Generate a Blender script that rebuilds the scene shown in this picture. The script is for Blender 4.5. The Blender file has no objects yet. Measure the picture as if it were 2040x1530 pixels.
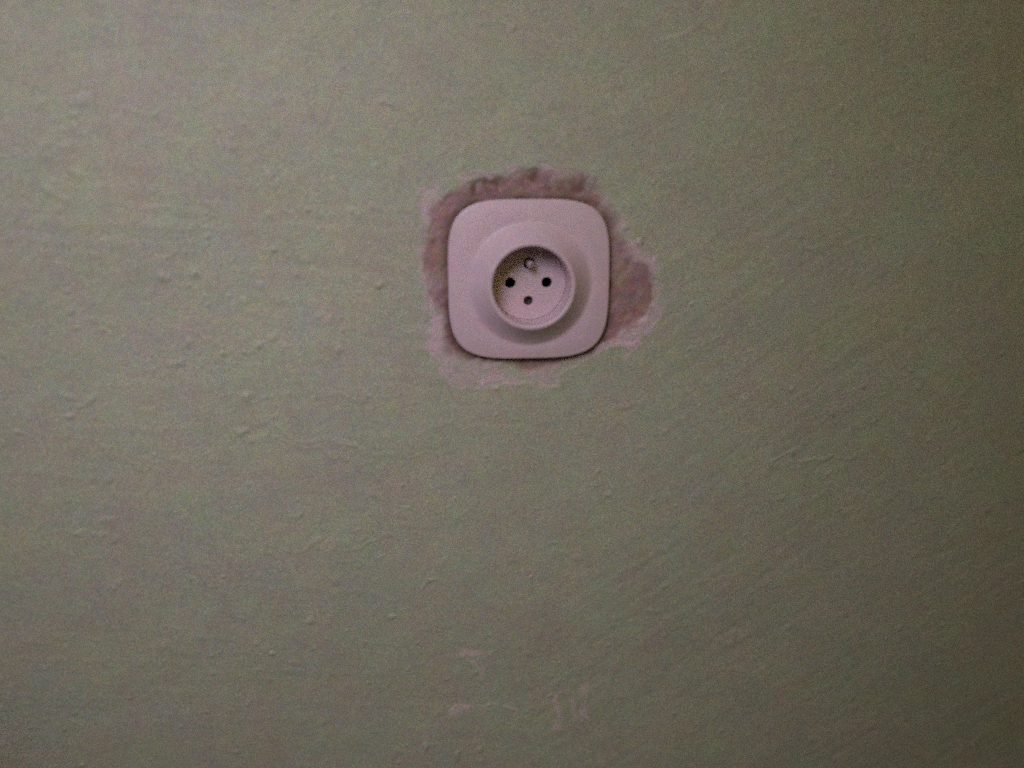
import bpy, bmesh, math, random
import numpy as np
from mathutils import Vector, Matrix

# ------------------------------------------------------------------ camera
S = bpy.context.scene
C = bpy.context.collection
F_PX, W_PX, H_PX = 1767.0, 2040.0, 1530.0          # focal length in pixels of the photograph
PITCH, YAW, DEPTH = math.radians(13.5), math.radians(5.2), 0.459
fwd = Vector((math.sin(YAW) * math.cos(PITCH), math.cos(YAW) * math.cos(PITCH), -math.sin(PITCH)))
right = Vector((math.cos(YAW), -math.sin(YAW), 0.0)).normalized()
up = right.cross(fwd).normalized()
FACE_H = -0.003                                     # socket face lies 3 mm behind the wall surface
# the middle between the two contact holes is the world origin (x, z) at depth FACE_H
cam_pos = Vector((0, -FACE_H, 0)) - DEPTH * (fwd + right * ((1053 - 1020) / F_PX) + up * ((765 - 563) / F_PX))
cam = bpy.data.cameras.new("camera")
cam.sensor_width = 36.0
cam.lens = 36.0 * F_PX / W_PX
cam.clip_start, cam.clip_end = 0.01, 50
cam_o = bpy.data.objects.new("camera", cam)
C.objects.link(cam_o)
rot = Matrix((right, up, -fwd)).transposed()
cam_o.matrix_world = Matrix.Translation(cam_pos) @ rot.to_4x4()
cam.dof.use_dof = True
cam.dof.focus_distance = 0.50
cam.dof.aperture_fstop = 2.4
S.camera = cam_o

# ------------------------------------------------------------------ light
w = bpy.data.worlds.new("World"); S.world = w; w.use_nodes = True
bg = w.node_tree.nodes["Background"]
bg.inputs[0].default_value = (1.0, 0.64, 0.46, 1)
bg.inputs[1].default_value = 0.048
def area(name, loc, target, size, power, col, spread=180):
    l = bpy.data.lights.new(name, 'AREA'); l.shape = 'RECTANGLE'; l.size, l.size_y = size
    l.energy = power; l.color = col; l.spread = math.radians(spread)
    o = bpy.data.objects.new(name, l); C.objects.link(o); o.location = loc
    o.rotation_euler = (Vector(target) - Vector(loc)).to_track_quat('-Z', 'Y').to_euler()
sl = bpy.data.lights.new("room_lamp", 'SPOT'); sl.energy = 31.5; sl.color = (1.0, 0.805, 1.10)
sl.spot_size = math.radians(48.5); sl.spot_blend = 1.0; sl.shadow_soft_size = 0.25
so = bpy.data.objects.new("room_lamp", sl); C.objects.link(so); so.location = (-0.40, -0.85, 0.57)
so.rotation_euler = (Vector((-0.15, 0, 0.0)) - so.location).to_track_quat('-Z', 'Y').to_euler()
area("warm_fill", (0.20, -0.66, 0.36), (0.10, 0, -0.02), (0.50, 0.50), 0.48, (1.0, 0.84, 0.20))  # unseen warm fill, added at front right to tint and lift the dim side
S.view_settings.view_transform = 'Standard'
S.view_settings.look = 'None'
S.view_settings.exposure = 0.0
S.view_settings.gamma = 1.0
S.render.engine = 'CYCLES'
S.cycles.use_denoising = False                      # a dim phone snapshot keeps its grain
S.cycles.use_adaptive_sampling = True
S.cycles.adaptive_threshold = 1.0
S.cycles.adaptive_min_samples = 4
S.cycles.pixel_filter_type = 'BLACKMAN_HARRIS'
S.cycles.filter_width = 1.5

# ------------------------------------------------------------------ helpers
def at(px, py, h=0.0):
    """point (x, z) on the plane h metres in front of the wall that lies behind a photo pixel"""
    d = fwd + right * ((px - 1020) / F_PX) + up * ((765 - py) / F_PX)
    t = (-h - cam_pos.y) / d.y
    p = cam_pos + d * t
    return p.x, p.z

def mesh_obj(name, verts, faces, mats, parent=None, smooth=True):
    me = bpy.data.meshes.new(name); me.from_pydata([tuple(v) for v in verts], [], faces); me.update()
    for m in (mats if isinstance(mats, (list, tuple)) else [mats]): me.materials.append(m)
    if smooth: me.shade_smooth()
    o = bpy.data.objects.new(name, me); C.objects.link(o); o.parent = parent
    return o

def newmat(name):
    m = bpy.data.materials.new(name); m.use_nodes = True
    nt = m.node_tree; return m, nt, nt.nodes, nt.links, nt.nodes["Principled BSDF"]

def noise(N, L, coord, scale, detail=3, rough=0.5):
    n = N.new("ShaderNodeTexNoise"); n.inputs["Scale"].default_value = scale
    n.inputs["Detail"].default_value = detail; n.inputs["Roughness"].default_value = rough
    L.new(coord, n.inputs["Vector"]); return n

def mixc(N, L, fac, a, b, mode='MIX'):
    m = N.new("ShaderNodeMix"); m.data_type = 'RGBA'; m.blend_type = mode
    for sock, v in ((m.inputs[0], fac), (m.inputs[6], a), (m.inputs[7], b)):
        if isinstance(v, (int, float)): sock.default_value = v
        elif isinstance(v, tuple): sock.default_value = (*v, 1)
        else: L.new(v, sock)
    return m.outputs[2]

def mottle(N, L, coord, base, amount, scale):
    """uneven blotchy tint: multiplies the base by a coloured noise around 1"""
    n = noise(N, L, coord, scale, 2.5, 0.6)
    s = N.new("ShaderNodeMapRange"); s.data_type = 'FLOAT_VECTOR'
    L.new(n.outputs["Color"], s.inputs[6])
    s.inputs[7].default_value = (0.3, 0.3, 0.3); s.inputs[8].default_value = (0.7, 0.7, 0.7)
    s.inputs[9].default_value = (1 - amount,) * 3; s.inputs[10].default_value = (1 + amount,) * 3
    s.clamp = False
    return mixc(N, L, 1.0, base, s.outputs[1], 'MULTIPLY')

def speckle(N, L, coord, base, lum, chroma):
    """powdery quarter-millimetre grains of pigment, lighter and darker"""
    m = N.new("ShaderNodeVectorMath"); m.operation = 'SCALE'; m.inputs[3].default_value = 4000; L.new(coord, m.inputs[0])
    f = N.new("ShaderNodeVectorMath"); f.operation = 'FLOOR'; L.new(m.outputs[0], f.inputs[0])
    wn = N.new("ShaderNodeTexWhiteNoise"); wn.noise_dimensions = '3D'; L.new(f.outputs[0], wn.inputs["Vector"])
    r1 = N.new("ShaderNodeMapRange"); L.new(wn.outputs["Value"], r1.inputs[0])
    r1.inputs[3].default_value = 1 - lum; r1.inputs[4].default_value = 1 + lum
    s = N.new("ShaderNodeMapRange"); s.data_type = 'FLOAT_VECTOR'; L.new(wn.outputs["Color"], s.inputs[6])
    s.inputs[9].default_value = (1 - chroma,) * 3; s.inputs[10].default_value = (1 + chroma,) * 3
    return mixc(N, L, 1.0, mixc(N, L, 1.0, base, r1.outputs[0], 'MULTIPLY'), s.outputs[1], 'MULTIPLY')

# ------------------------------------------------------------------ materials
def wall_material():
    m, nt, N, L, P = newmat("old_painted_plaster")
    tc = N.new("ShaderNodeTexCoord").outputs["Object"]
    def att(n):
        a = N.new("ShaderNodeAttribute"); a.attribute_name = n; return a.outputs["Fac"]
    paint = mottle(N, L, tc, (0.372, 0.440, 0.287), 0.06, 220)
    paint = mottle(N, L, tc, paint, 0.05, 90)
    paint = mottle(N, L, tc, paint, 0.05, 28)
    fr = mottle(N, L, tc, (0.56, 0.475, 0.46), 0.10, 300)
    pl = mottle(N, L, tc, (0.310, 0.222, 0.185), 0.15, 260)
    pl = mottle(N, L, tc, pl, 0.12, 70)
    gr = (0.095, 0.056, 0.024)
    c = mixc(N, L, att("scuff"), paint, (0.62, 0.56, 0.47))
    c = mixc(N, L, att("fringe"), c, fr)
    c = mixc(N, L, att("plaster"), c, pl)
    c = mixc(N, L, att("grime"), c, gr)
    g = noise(N, L, tc, 1500, 2, 0.7)
    gr_ = N.new("ShaderNodeMapRange"); gr_.clamp = False; L.new(g.outputs["Fac"], gr_.inputs[0])
    gr_.inputs[1].default_value = 0.3; gr_.inputs[2].default_value = 0.7; gr_.inputs[3].default_value = 0.80; gr_.inputs[4].default_value = 1.20
    c = mixc(N, L, 1.0, c, gr_.outputs[0], 'MULTIPLY')
    c = speckle(N, L, tc, c, 0.23, 0.14)
    L.new(c, P.inputs["Base Color"])
    P.inputs["Roughness"].default_value = 0.62
    P.inputs["Specular IOR Level"].default_value = 0.45
    n1 = noise(N, L, tc, 420, 4, 0.6)
    b = N.new("ShaderNodeBump"); b.inputs["Strength"].default_value = 0.35; b.inputs["Distance"].default_value = 0.0004
    L.new(n1.outputs["Fac"], b.inputs["Height"]); L.new(b.outputs[0], P.inputs["Normal"])
    return m

def plastic(name, col, rough=0.38, amt=0.05):
    m, nt, N, L, P = newmat(name)
    tc = N.new("ShaderNodeTexCoord").outputs["Object"]
    c = mottle(N, L, tc, col, amt, 150)
    c = mottle(N, L, tc, c, amt * 0.6, 40)
    c = speckle(N, L, tc, c, 0.10, 0.06)
    L.new(c, P.inputs["Base Color"])
    n = noise(N, L, tc, 160, 3)
    r = N.new("ShaderNodeMapRange"); L.new(n.outputs["Fac"], r.inputs[0])
    r.inputs[3].default_value = rough - 0.06; r.inputs[4].default_value = rough + 0.10
    L.new(r.outputs[0], P.inputs["Roughness"])
    P.inputs["Specular IOR Level"].default_value = 0.35
    b = N.new("ShaderNodeBump"); b.inputs["Strength"].default_value = 0.06; b.inputs["Distance"].default_value = 0.0003
    L.new(n.outputs["Fac"], b.inputs["Height"]); L.new(b.outputs[0], P.inputs["Normal"])
    return m

def metal(name, col, rough):
    m, nt, N, L, P = newmat(name)
    tc = N.new("ShaderNodeTexCoord").outputs["Object"]
    L.new(mottle(N, L, tc, col, 0.2, 900), P.inputs["Base Color"])
    P.inputs["Metallic"].default_value = 0.9; P.inputs["Roughness"].default_value = rough
    return m

M_WALL = wall_material()
M_PLAST = plastic("aged_white_plastic", (0.61, 0.525, 0.51))
M_FACE = plastic("socket_face_plastic", (0.56, 0.475, 0.47), 0.42)
M_DARK = plastic("dark_contact_cavity", (0.012, 0.010, 0.010), 0.6)
M_PIN = metal("dull_nickel", (0.62, 0.56, 0.55), 0.30)
M_PIN.node_tree.nodes["Principled BSDF"].inputs["Metallic"].default_value = 0.45
M_SCREW = metal("tarnished_steel", (0.10, 0.09, 0.09), 0.5)

# ------------------------------------------------------------------ wall
rng = np.random.default_rng(7)
STEP = 0.0006
X0, X1, Z0, Z1 = -0.335, 0.325, -0.325, 0.235
xs = np.arange(X0, X1, STEP); zs = np.arange(Z0, Z1, STEP)
NX, NZ = len(xs), len(zs)
GX, GZ = np.meshgrid(xs, zs)                        # [z, x]

fx = np.fft.fftfreq(NX, STEP)[None, :]; fz = np.fft.fftfreq(NZ, STEP)[:, None]
def field(lu, lv, deg, power=None):
    """gaussian random field, unit variance, grain length lu along the direction deg and lv across"""
    a = math.radians(deg); u = fx * math.cos(a) + fz * math.sin(a); v = -fx * math.sin(a) + fz * math.cos(a)
    filt = np.exp(-2 * (math.pi ** 2) * ((u * lu) ** 2 + (v * lv) ** 2) / 4)
    n = np.fft.ifft2(np.fft.fft2(rng.standard_normal((NZ, NX))) * filt).real
    return n / n.std()
def smooth(a, b, x):
    t = np.clip((x - a) / (b - a), 0, 1); return t * t * (3 - 2 * t)

wr = smooth(-0.03, 0.10, GX - 0.25 * GZ)            # right half: strokes rise to the right
wt = smooth(-0.05, 0.10, GZ)
flat = field(0.030, 0.0030, -6); flat2 = field(0.014, 0.0018, -10)
rise = field(0.024, 0.0030, 33); rise2 = field(0.012, 0.0018, 40)
amp = 0.25 + 0.95 * smooth(-1.0, 1.2, field(0.05, 0.03, 10))
strokes = (flat * (1 - wr) + rise * wr) * 0.000085 + (flat2 * (1 - wr) + rise2 * wr) * 0.000024
lumps = field(0.004, 0.0032, 20) * 0.000030 + field(0.0019, 0.0016, 0) * 0.000018
lumps += np.clip(field(0.0045, 0.0038, 15) - 1.25, 0, None) ** 1.3 * 0.00013 * (0.6 + smooth(-.5, 1.5, field(.06, .05, 0)))
lumps += np.clip(field(0.0026, 0.0024, 0) - 1.9, 0, None) * 0.00030
H = field(0.09, 0.07, 20) * 0.0007 + strokes * amp * (0.40 + 0.22 * wr) + lumps + field(0.020, 0.014, 25) * 0.00012

def seg_dist(pts, gx, gz, closed=False):
    d = np.full(gx.shape, 1e9)
    n = len(pts)
    for i in range(n if closed else n - 1):
        (ax, az), (bx, bz) = pts[i], pts[(i + 1) % n]
        dx, dz = bx - ax, bz - az
        t = np.clip(((gx - ax) * dx + (gz - az) * dz) / (dx * dx + dz * dz + 1e-12), 0, 1)
        d = np.minimum(d, np.hypot(gx - ax - t * dx, gz - az - t * dz))
    return d
def inside(pts, gx, gz):
    r = np.zeros(gx.shape, bool); n = len(pts)
    for i in range(n):
        (ax, az), (bx, bz) = pts[i], pts[(i + 1) % n]
        c = ((az > gz) != (bz > gz)) & (gx < (bx - ax) * (gz - az) / (bz - az + 1e-12) + ax)
        r ^= c
    return r
def window(pts, pad):
    px = [p[0] for p in pts]; pz = [p[1] for p in pts]
    i0, i1 = np.searchsorted(xs, [min(px) - pad, max(px) + pad]); j0, j1 = np.searchsorted(zs, [min(pz) - pad, max(pz) + pad])
    return slice(max(j0, 0), j1), slice(max(i0, 0), i1)
warp_x, warp_z = field(0.006, 0.006, 0) , field(0.006, 0.006, 0)
warp2_x, warp2_z = field(0.002, 0.002, 0), field(0.002, 0.002, 0)
def ridge(px_pts, width, hgt, wob=0.0015):
    """a trowel line, drip or lump: raised (or cut, hgt < 0) along a polyline"""
    pts = [at(*p) for p in px_pts]; w_ = window(pts, width * 4 + 0.004)
    gx, gz = GX[w_] + warp_x[w_] * wob, GZ[w_] + warp_z[w_] * wob
    d = seg_dist(pts, gx, gz) if len(pts) > 1 else np.hypot(gx - pts[0][0], gz - pts[0][1])
    H[w_] += hgt * np.exp(-(d / width) ** 2)

mm = 0.001
for p, wd, hg in [((322, 553), 1.5, .55), ((388, 546), 1.4, .35), ((376, 682), 1.2, .35), ((440, 706), 1.2, .38),
                  ((493, 789), 1.3, .5), ((492, 855), 1.0, .3), ((505, 876), 1.2, .38), ((455, 590), 1.0, .25),
                  ((640, 626), 1.8, .28), ((728, 662), 1.2, .25), ((235, 232), 1.5, .15), ((1300, 994), 1.0, .3),
                  ((1580, 905), 1.3, .35), ((1740, 645), 1.4, .3), ((725, 1278), 1.2, .28), ((1110, 1000), .9, .2),
                  ((1800, 650), 1.2, .25), ((1080, 238), 1.5, -.2), ((985, 226), 1.3, -.2), ((540, 1175), 1.2, .2),
                  ((1545, 255), 1.3, .2), ((1620, 495), 1.6, .2), ((275, 1180), 1.3, .25), ((90, 1085), 1.3, .2),
                  ((585, 1320), 1.5, .15), ((1455, 590), 1.4, .15), ((1560, 1000), 1.2, -.15)]:
    ridge([p], wd * mm * 1.35, hg * mm * 1.55, 0.0004)
for pts, wd, hg in [
        ([(500, 830), (560, 865), (620, 885), (700, 892)], 1.1, .20), ([(560, 880), (640, 900), (690, 912)], 1.0, .16),
        ([(520, 1100), (640, 1092), (720, 1080), (780, 1062)], .9, .16), ([(450, 790), (640, 800), (800, 780)], 1.0, .12),
        ([(1600, 920), (1640, 912), (1700, 917)], 1.1, .30), ([(1540, 925), (1570, 905), (1595, 893)], 1.0, .28),
        ([(1800, 880), (1850, 865), (1900, 840)], 1.2, .16), ([(1100, 1098), (1160, 1108), (1200, 1140)], 1.1, .16),
        ([(1320, 85), (1360, 68), (1390, 55)], 1.0, .2), ([(1760, 650), (1830, 652), (1900, 650)], 1.2, .14),
        ([(1590, 495), (1640, 490), (1720, 480)], 1.3, .14), ([(1430, 1335), (1520, 1330)], 1.3, .12),
        ([(60, 330), (120, 290), (190, 250)], 1.4, .12), ([(300, 640), (380, 670), (460, 712)], 1.0, .12),
        ([(1250, 540), (1320, 490), (1380, 450)], 1.2, .10), ([(1380, 700), (1470, 640), (1560, 560)], 1.3, .09),
        ([(900, 1420), (940, 1405), (990, 1405), (1030, 1420)], 1.1, .16), ([(1640, 300), (1720, 240)], 1.4, .10),
        ([(640, 880), (760, 905), (900, 900)], 1.3, .10), ([(150, 870), (260, 900), (330, 920)], 1.2, .12),
        ([(820, 860), (960, 830), (1090, 850)], 1.3, .09), ([(1180, 830), (1300, 800), (1420, 760)], 1.4, .09)]:
    ridge(pts, wd * mm, hg * mm * 1.15)

FRINGE = [(838, 385), (848, 372), (866, 376), (876, 392), (890, 396), (905, 384), (920, 368), (926, 350), (950, 343), (985, 346),
          (1025, 338), (1040, 344), (1070, 338), (1084, 320), (1102, 318), (1112, 336), (1140, 342), (1170, 350), (1192, 362),
          (1208, 388), (1222, 415), (1240, 436), (1258, 455), (1266, 482), (1282, 502), (1304, 512), (1304, 540), (1314, 570),
          (1312, 605), (1316, 640), (1300, 652), (1278, 664), (1258, 686), (1228, 694), (1204, 702), (1180, 716), (1160, 730),
          (1118, 742), (1110, 764), (1080, 774), (1040, 768), (1000, 764), (962, 768), (930, 776), (902, 768), (886, 752),
          (874, 722), (868, 704), (850, 690), (842, 660), (846, 622), (850, 590), (838, 560), (846, 530), (836, 500),
          (838, 465), (848, 440), (834, 412)]
PLASTER = [(862, 440), (872, 412), (890, 398), (912, 388), (932, 370), (960, 357), (1000, 354), (1034, 352), (1060, 344),
           (1100, 344), (1140, 352), (1178, 360), (1194, 380), (1210, 410), (1224, 440), (1236, 468), (1244, 496), (1264, 512),
           (1290, 535), (1305, 562), (1302, 602), (1286, 632), (1258, 655), (1236, 668), (1210, 684), (1180, 704), (1130, 716),
           (1110, 728), (1088, 738), (1066, 740), (1044, 734), (1030, 722), (980, 719), (940, 716), (910, 706), (893, 688),
           (886, 660), (878, 630), (868, 606), (856, 588), (850, 555), (846, 520), (848, 480)]
PLATE_C = at(1055, 559, 0.002)
PLATE_R, PLATE_RZ = 0.0416, 0.0409
NEXP = 3.95
frame_pts = [at(*p) for p in FRINGE]
W = window(frame_pts, 0.02)
gx = GX[W] + warp_x[W] * 0.0010 + warp2_x[W] * 0.0002; gz = GZ[W] + warp_z[W] * 0.0010 + warp2_z[W] * 0.0002
def signed(px, gx, gz):
    pts = [at(*p) for p in px]; d = seg_dist(pts, gx, gz, True)
    return np.where(inside(pts, gx, gz), d, -d)
sf = signed(FRINGE, gx, gz); sp = signed(PLASTER, gx, gz)
fringe = np.zeros_like(GX); plaster = np.zeros_like(GX); grime = np.zeros_like(GX); scuff = np.zeros_like(GX)
blot = field(0.004, 0.003, 30)[W]; blot2 = field(0.0022, 0.002, 0)[W]
fringe[W] = smooth(-0.0030, 0.0040, sf + blot * 0.0011) * (0.16 + 0.66 * smooth(-1.0, 1.2, field(0.007, 0.005, 20)[W])) * (1 - 0.35 * smooth(-0.036, -0.042, GZ[W]))
plaster[W] = smooth(-0.0030, 0.0030, sp + blot * 0.0008) * (0.80 + 0.2 * smooth(-1.5, 0.2, blot))
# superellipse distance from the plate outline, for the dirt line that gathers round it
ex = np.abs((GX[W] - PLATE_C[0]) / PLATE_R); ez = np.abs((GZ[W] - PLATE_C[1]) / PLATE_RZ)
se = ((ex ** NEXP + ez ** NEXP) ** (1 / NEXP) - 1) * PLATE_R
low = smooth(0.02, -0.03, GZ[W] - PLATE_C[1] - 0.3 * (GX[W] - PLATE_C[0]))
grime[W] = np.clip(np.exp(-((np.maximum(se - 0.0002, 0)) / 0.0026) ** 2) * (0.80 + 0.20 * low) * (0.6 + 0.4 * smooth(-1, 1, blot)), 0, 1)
def pale(pp, wd, k):
    pts = [at(*p) for p in pp]; w_ = window(pts, wd * 4)
    d = seg_dist(pts, GX[w_] + warp_x[w_] * .0015 + warp2_x[w_] * .0006, GZ[w_] + warp_z[w_] * .0015 + warp2_z[w_] * .0006)
    k *= 0.5 + 0.5 * smooth(-1.2, 0.6, field(0.004, 0.003, 30)[w_])
    m_ = k * smooth(1.7 * wd, 0.3 * wd, d)
    fringe[w_] = np.maximum(fringe[w_], m_); plaster[w_] *= 1 - 0.85 * m_
for a_ in [([(846, 382), (862, 385)], .0030, 1), ([(858, 400), (852, 440)], .0024, .9), ([(850, 470), (842, 490)], .0014, .6),
           ([(935, 356), (985, 352), (1020, 348)], .0026, .95), ([(1092, 324), (1098, 334)], .0024, .8), ([(848, 545), (850, 590)], .0016, .7),
           ([(856, 610), (860, 650), (866, 690)], .0034, .95), ([(895, 735), (930, 742), (985, 745)], .0042, .85),
           ([(1000, 750), (1100, 755)], .0030, .35), ([(1195, 700), (1240, 690), (1262, 680)], .0022, .9), ([(1300, 640), (1290, 655)], .0018, .7),
           ([(1296, 520), (1308, 545)], .0014, .5), ([(1225, 425), (1262, 480)], .0014, .45)]: pale(*a_)
def stain(pp, wd, k):
    pts = [at(*p) for p in pp]; w_ = window(pts, wd * 4)
    d = seg_dist(pts, GX[w_] + warp_x[w_] * .001, GZ[w_] + warp_z[w_] * .001)
    grime[w_] = np.maximum(grime[w_], k * np.exp(-(d / wd) ** 2) * smooth(-1.5, .5, field(.002, .002, 0)[w_]))
stain([(930, 385), (965, 368), (1000, 362)], 0.0028, 0.85)
stain([(1050, 366), (1062, 356)], 0.0028, 0.75)
stain([(1080, 370), (1180, 372)], 0.0034, 0.5)
stain([(1055, 724), (1090, 728)], 0.0016, 0.35)
for pp, wd, k in [([(925, 1300), (968, 1300)], .0036, .30), ([(958, 1305), (955, 1350)], .0016, .2),
                  ([(905, 1418), (935, 1408)], .0022, .28), ([(935, 1408), (1000, 1405), (1030, 1422)], .0014, .12),
                  ([(1112, 1385), (1110, 1450)], .0022, .26), ([(1160, 1355), (1160, 1430)], .0020, .22), ([(1138, 1395), (1146, 1440)], .0012, .18), ([(1122, 1380), (1170, 1372)], .0010, .14), ([(1020, 1440), (1035, 1455)], .0013, .14), ([(935, 1320), (945, 1335)], .0016, .18),
                  ([(230, 236), (250, 240)], .0018, .07), ([(1330, 82), (1385, 58)], .0012, .10), ([(640, 630), (655, 626)], .0012, .3),
                  ([(850, 545), (845, 515)], .003, .3)]:
    pts = [at(*p) for p in pp]; w_ = window(pts, wd * 4)
    d = seg_dist(pts, GX[w_] + warp_x[w_] * .0012, GZ[w_] + warp_z[w_] * .0012)
    scuff[w_] = np.maximum(scuff[w_], np.clip(2.2 * k, 0, 0.7) * (0.35 + 0.65 * smooth(-1, .6, field(.003, .0025, 60)[w_])) * smooth(1.5 * wd, 0.5 * wd, d))
# relief: the paint skin ends in a thin step, the bare plaster lies deeper and is rougher
H[W] -= smooth(-0.0010, 0.0012, sf) * 0.00028
H[W] += np.exp(-((sf + 0.0004) / 0.0009) ** 2) * 0.00006
pr = smooth(-0.0014, 0.0018, sp)
H[W] -= pr * 0.00060
H[W] += pr * (blot2 * 0.00006 + field(0.003, 0.0022, 50)[W] * 0.00006 + blot * 0.00009)
# under the plate everything stays just below its rear edge
under = smooth(0.010, 0.0, se)
H[W] = H[W] * (1 - under) + np.minimum(H[W], 0.0) * under
edge = np.minimum(np.minimum(GX - X0, xs[-1] - GX), np.minimum(GZ - Z0, zs[-1] - GZ))
H *= smooth(0, 0.02, edge)

def outer(a0, a1, n, lim):
    lo = a0 - lim * (np.linspace(1, 0, n, endpoint=False)) ** 2 - 0.002
    hi = a1 + lim * (np.linspace(0, 1, n + 1)[1:]) ** 2 + 0.002
    return lo, hi
lx, hx = outer(xs[0], xs[-1], 12, 0.9); lz, hz = outer(zs[0], zs[-1], 12, 0.8)
AX = np.concatenate([lx, xs, hx]); AZ = np.concatenate([lz, zs, hz])
PX, PZ = np.meshgrid(AX, AZ)
def pad(a): return np.pad(a, 12)
PH, PF, PP, PG, PS = map(pad, (H, fringe, plaster, grime, scuff))
nz, nx = PX.shape
co = np.stack([PX, -PH, PZ], -1).reshape(-1, 3)
idx = np.arange(nz * nx).reshape(nz, nx)
quads = np.stack([idx[:-1, :-1], idx[:-1, 1:], idx[1:, 1:], idx[1:, :-1]], -1).reshape(-1, 4)
qx = co[quads[:, 0], 0] + STEP / 2; qz = co[quads[:, 0], 2] + STEP / 2
keep = np.hypot(qx, qz) > 0.0305                    # the round box the socket sits in
bare = np.maximum(PF, PP).reshape(-1)[quads].mean(1) > 0.45
def grid_obj(name, q, parent=None):
    used, inv = np.unique(q, return_inverse=True); inv = inv.reshape(-1)
    me = bpy.data.meshes.new(name)
    me.vertices.add(len(used)); me.vertices.foreach_set("co", co[used].astype(np.float32).ravel())
    me.loops.add(len(inv)); me.loops.foreach_set("vertex_index", inv.astype(np.int32))
    nf = len(q); me.polygons.add(nf); me.polygons.foreach_set("loop_start", np.arange(0, nf * 4, 4, dtype=np.int32))
    me.update(calc_edges=True); me.validate(); me.shade_smooth()
    for nme, arr in (("fringe", PF), ("plaster", PP), ("grime", PG), ("scuff", PS)):
        at_ = me.attributes.new(nme, 'FLOAT', 'POINT'); at_.data.foreach_set("value", arr.reshape(-1)[used].astype(np.float32))
    me.materials.append(M_WALL)
    o = bpy.data.objects.new(name, me); C.objects.link(o); o.parent = parent
    return o
# shared normals along the cut keep the seam invisible: custom normals from the whole height field
gyz, gyx = np.gradient(PH, AZ, AX)
nrm = np.stack([-gyx, -np.ones_like(PH), -gyz], -1); nrm[..., 0] = -gyx * 1.0; nrm[..., 2] = -gyz
nrm /= np.linalg.norm(nrm, axis=-1, keepdims=True); nrm = nrm.reshape(-1, 3)
wall = grid_obj("wall", quads[keep & ~bare])
wall["kind"] = "structure"; wall["label"] = "uneven pale green painted plaster wall with chips and trowel marks"
patch = grid_obj("bare_plaster", quads[keep & bare], wall)
patch["label"] = "ragged patch of bare pinkish plaster where the green paint has come off around the socket"
for o, q in ((wall, quads[keep & ~bare]), (patch, quads[keep & bare])):
    used = np.unique(q)
    o.data.normals_split_custom_set_from_vertices(nrm[used].astype(np.float32))

# ------------------------------------------------------------------ power socket
root = bpy.data.objects.new("power_socket", None); C.objects.link(root); root.empty_display_size = 0.02
root["label"] = "off-white plastic wall socket with a raised round collar, two holes and an earth pin"
root["category"] = "power socket"

RF, RI = 0.0198, 0.0194                             # radius of the opening at the lip, and at the face
def plate_radius(th):
    lo, hi = 0.0, 0.09
    c, s = math.cos(th), math.sin(th)
    for _ in range(40):
        r = (lo + hi) / 2
        x, z = (r * c - PLATE_C[0]) / PLATE_R, (r * s - PLATE_C[1]) / PLATE_RZ
        if abs(x) ** NEXP + abs(z) ** NEXP < 1: lo = r
        else: hi = r
    return lo
LIP = 0.0136
prof = [(RI, FACE_H - 0.0006), (RI + 0.00005, 0.000), (RF - 0.0002, 0.0060), (RF - 0.0001, LIP - 0.0013)]
for k in range(1, 10):                              # rounded lip
    a = math.pi - math.pi * 0.80 * k / 9
    prof.append((RF + 0.0012 + 0.00128 * math.cos(a), LIP - 0.0010 + 0.0010 * math.sin(a)))
r0, h0 = prof[-1]
BASE_R, BASE_H = 0.0316, 0.0041
for k in range(1, 19):                              # concave flare down to the plate
    t = k / 18
    prof.append((r0 + (BASE_R - r0) * t, BASE_H + (h0 - BASE_H) * ((1 - t) ** 1.30)))
NT = 256
verts, faces = [], []
ths = [2 * math.pi * i / NT for i in range(NT)]
Rs = [plate_radius(t) for t in ths]
def ring(fn):
    for i, t in enumerate(ths):
        r, h = fn(i); verts.append((r * math.cos(t), -h, r * math.sin(t)))
for r, h in prof: ring(lambda i: (r, h))
E = 0.0019                                          # rounded border
for k in range(1, 9):
    t = k / 8
    ring(lambda i: (BASE_R + (Rs[i] - E - BASE_R) * t, BASE_H - 0.0020 * t * t * ((Rs[i] - BASE_R) / 0.02)))
eh = [BASE_H - 0.0020 * ((R - BASE_R) / 0.02) for R in Rs]
for k in range(1, 8):
    a = math.pi / 2 * (1 - k / 7)
    ring(lambda i: (Rs[i] - E + E * math.cos(a), eh[i] - E + E * math.sin(a)))
ring(lambda i: (Rs[i] + 0.00002, 0.0011)); ring(lambda i: (Rs[i] - 0.0002, 0.0008))
ring(lambda i: (Rs[i] - 0.0035, 0.0007))
for j in range(len(verts) // NT - 1):
    for i in range(NT):
        i2 = (i + 1) % NT
        faces.append((j * NT + i, (j + 1) * NT + i, (j + 1) * NT + i2, j * NT + i2))
plate = mesh_obj("faceplate", verts, faces, M_PLAST, root)

# socket face: a disc with four holes, cut as a filled 2D curve
HOLES = {"l": (-0.0095, 0.0, 0.00275), "r": (0.0095, 0.0, 0.00275), "p": (0.0004, 0.0099, 0.0030), "s": (-0.0001, -0.0094, 0.0024)}
cu = bpy.data.curves.new("socket_face", 'CURVE'); cu.dimensions = '2D'; cu.fill_mode = 'BOTH'
def circ(cx, cy, r, n):
    sp = cu.splines.new('POLY'); sp.points.add(n - 1); sp.use_cyclic_u = True
    for i in range(n):
        a = 2 * math.pi * i / n; sp.points[i].co = (cx + r * math.cos(a), cy + r * math.sin(a), 0, 1)
circ(0, 0, RI - 0.0001, 128)
for x, z, r in HOLES.values(): circ(x, z, r, 48)
cu.extrude = 0.0012; cu.bevel_depth = 0.00025; cu.bevel_resolution = 2; cu.offset = -0.00025
tmp = bpy.data.objects.new("tmp", cu); C.objects.link(tmp)
dg = bpy.context.evaluated_depsgraph_get()
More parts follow.
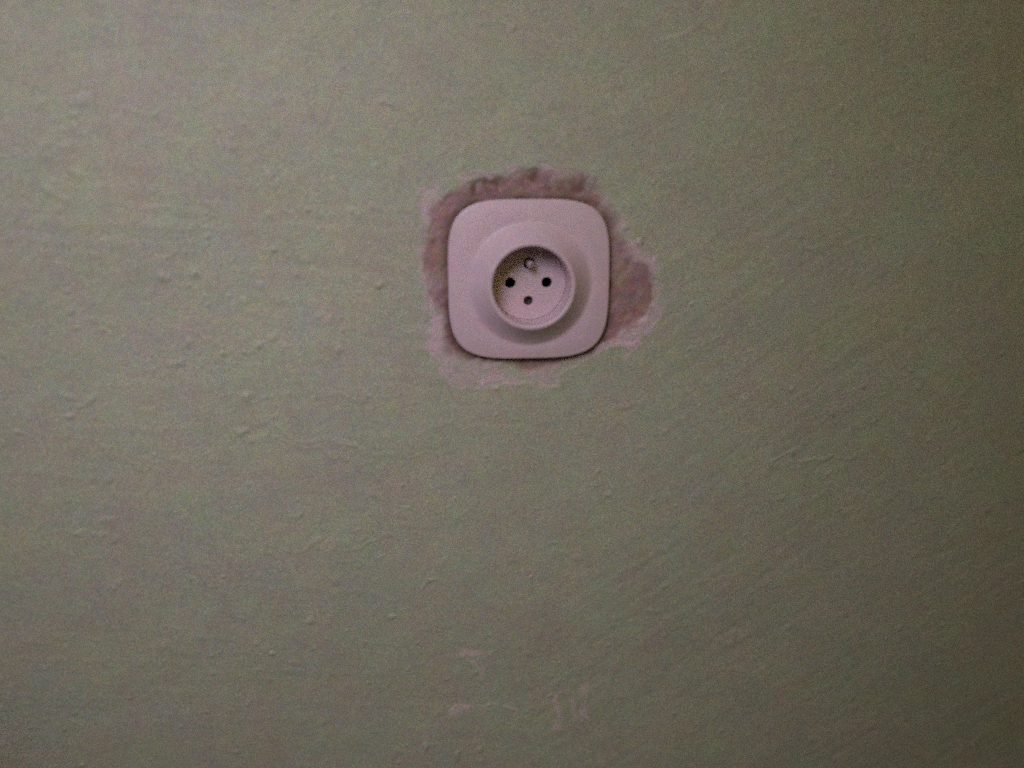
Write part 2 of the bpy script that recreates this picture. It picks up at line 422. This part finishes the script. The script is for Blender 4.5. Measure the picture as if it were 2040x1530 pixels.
me = bpy.data.meshes.new_from_object(tmp.evaluated_get(dg)); bpy.data.objects.remove(tmp)
me.transform(Matrix.Translation((0, -FACE_H + 0.00145, 0)) @ Matrix.Rotation(math.pi / 2, 4, 'X'))
me.materials.clear(); me.materials.append(M_FACE)
face = bpy.data.objects.new("socket_face", me); C.objects.link(face); face.parent = root

def lathe(name, cx, cz, pr, mat, parent, n=48, cap_end=True):
    v, f = [], []
    for r, h in pr:
        for i in range(n):
            a = 2 * math.pi * i / n; v.append((cx + r * math.cos(a), -h, cz + r * math.sin(a)))
    for j in range(len(pr) - 1):
        for i in range(n):
            f.append((j * n + i, (j + 1) * n + i, (j + 1) * n + (i + 1) % n, j * n + (i + 1) % n))
    if cap_end: f.append(tuple((len(pr) - 1) * n + i for i in range(n)))
    return mesh_obj(name, v, f, mat, parent)
for k in "lr":
    x, z, r = HOLES[k]
    lathe("contact_hole", x, z, [(r + 0.0004, FACE_H - 0.0026), (r + 0.0004, FACE_H - 0.018)], M_DARK, face)
x, z, r = HOLES["p"]
lathe("pin_socket", x, z, [(r + 0.0003, FACE_H - 0.0026), (r + 0.0003, FACE_H - 0.006)], M_DARK, face)
lathe("earth_pin", x, z, [(0.0020, FACE_H - 0.0055), (0.0020, 0.0022), (0.00185, 0.0032), (0.0015, 0.0039), (0.0010, 0.0043), (0.0004, 0.0045)], M_PIN, face)
x, z, r = HOLES["s"]
lathe("screw_well", x, z, [(r + 0.0003, FACE_H - 0.0026), (r + 0.0003, FACE_H - 0.006)], M_DARK, face)
v, f = [], []
# slotted screw head: two half discs with a cut between, over a lower disc
n = 24; sw = 0.0004; sr = 0.0021; ang = math.radians(35)
def P2(u, wv, h): return (x + u * math.cos(ang) - wv * math.sin(ang), -(FACE_H + h), z + u * math.sin(ang) + wv * math.cos(ang))
for sgn in (1, -1):
    a0 = math.asin(sw / sr); pts = [(sr * math.cos(a0 + (math.pi - 2 * a0) * i / n), sgn * sr * math.sin(a0 + (math.pi - 2 * a0) * i / n)) for i in range(n + 1)]
    b = len(v); v += [P2(u, q, -0.0030) for u, q in pts]; v += [P2(u, q, -0.0048) for u, q in pts]; m_ = n + 1
    f.append(tuple(b + i for i in range(m_)))
    for i in range(m_): f.append((b + i, b + (i + 1) % m_, b + m_ + (i + 1) % m_, b + m_ + i))
b = len(v); v += [P2(sr * math.cos(2 * math.pi * i / 32), sr * math.sin(2 * math.pi * i / 32), -0.0040) for i in range(32)]
f.append(tuple(b + i for i in range(32)))
mesh_obj("fixing_screw", v, f, M_SCREW, face, smooth=False)
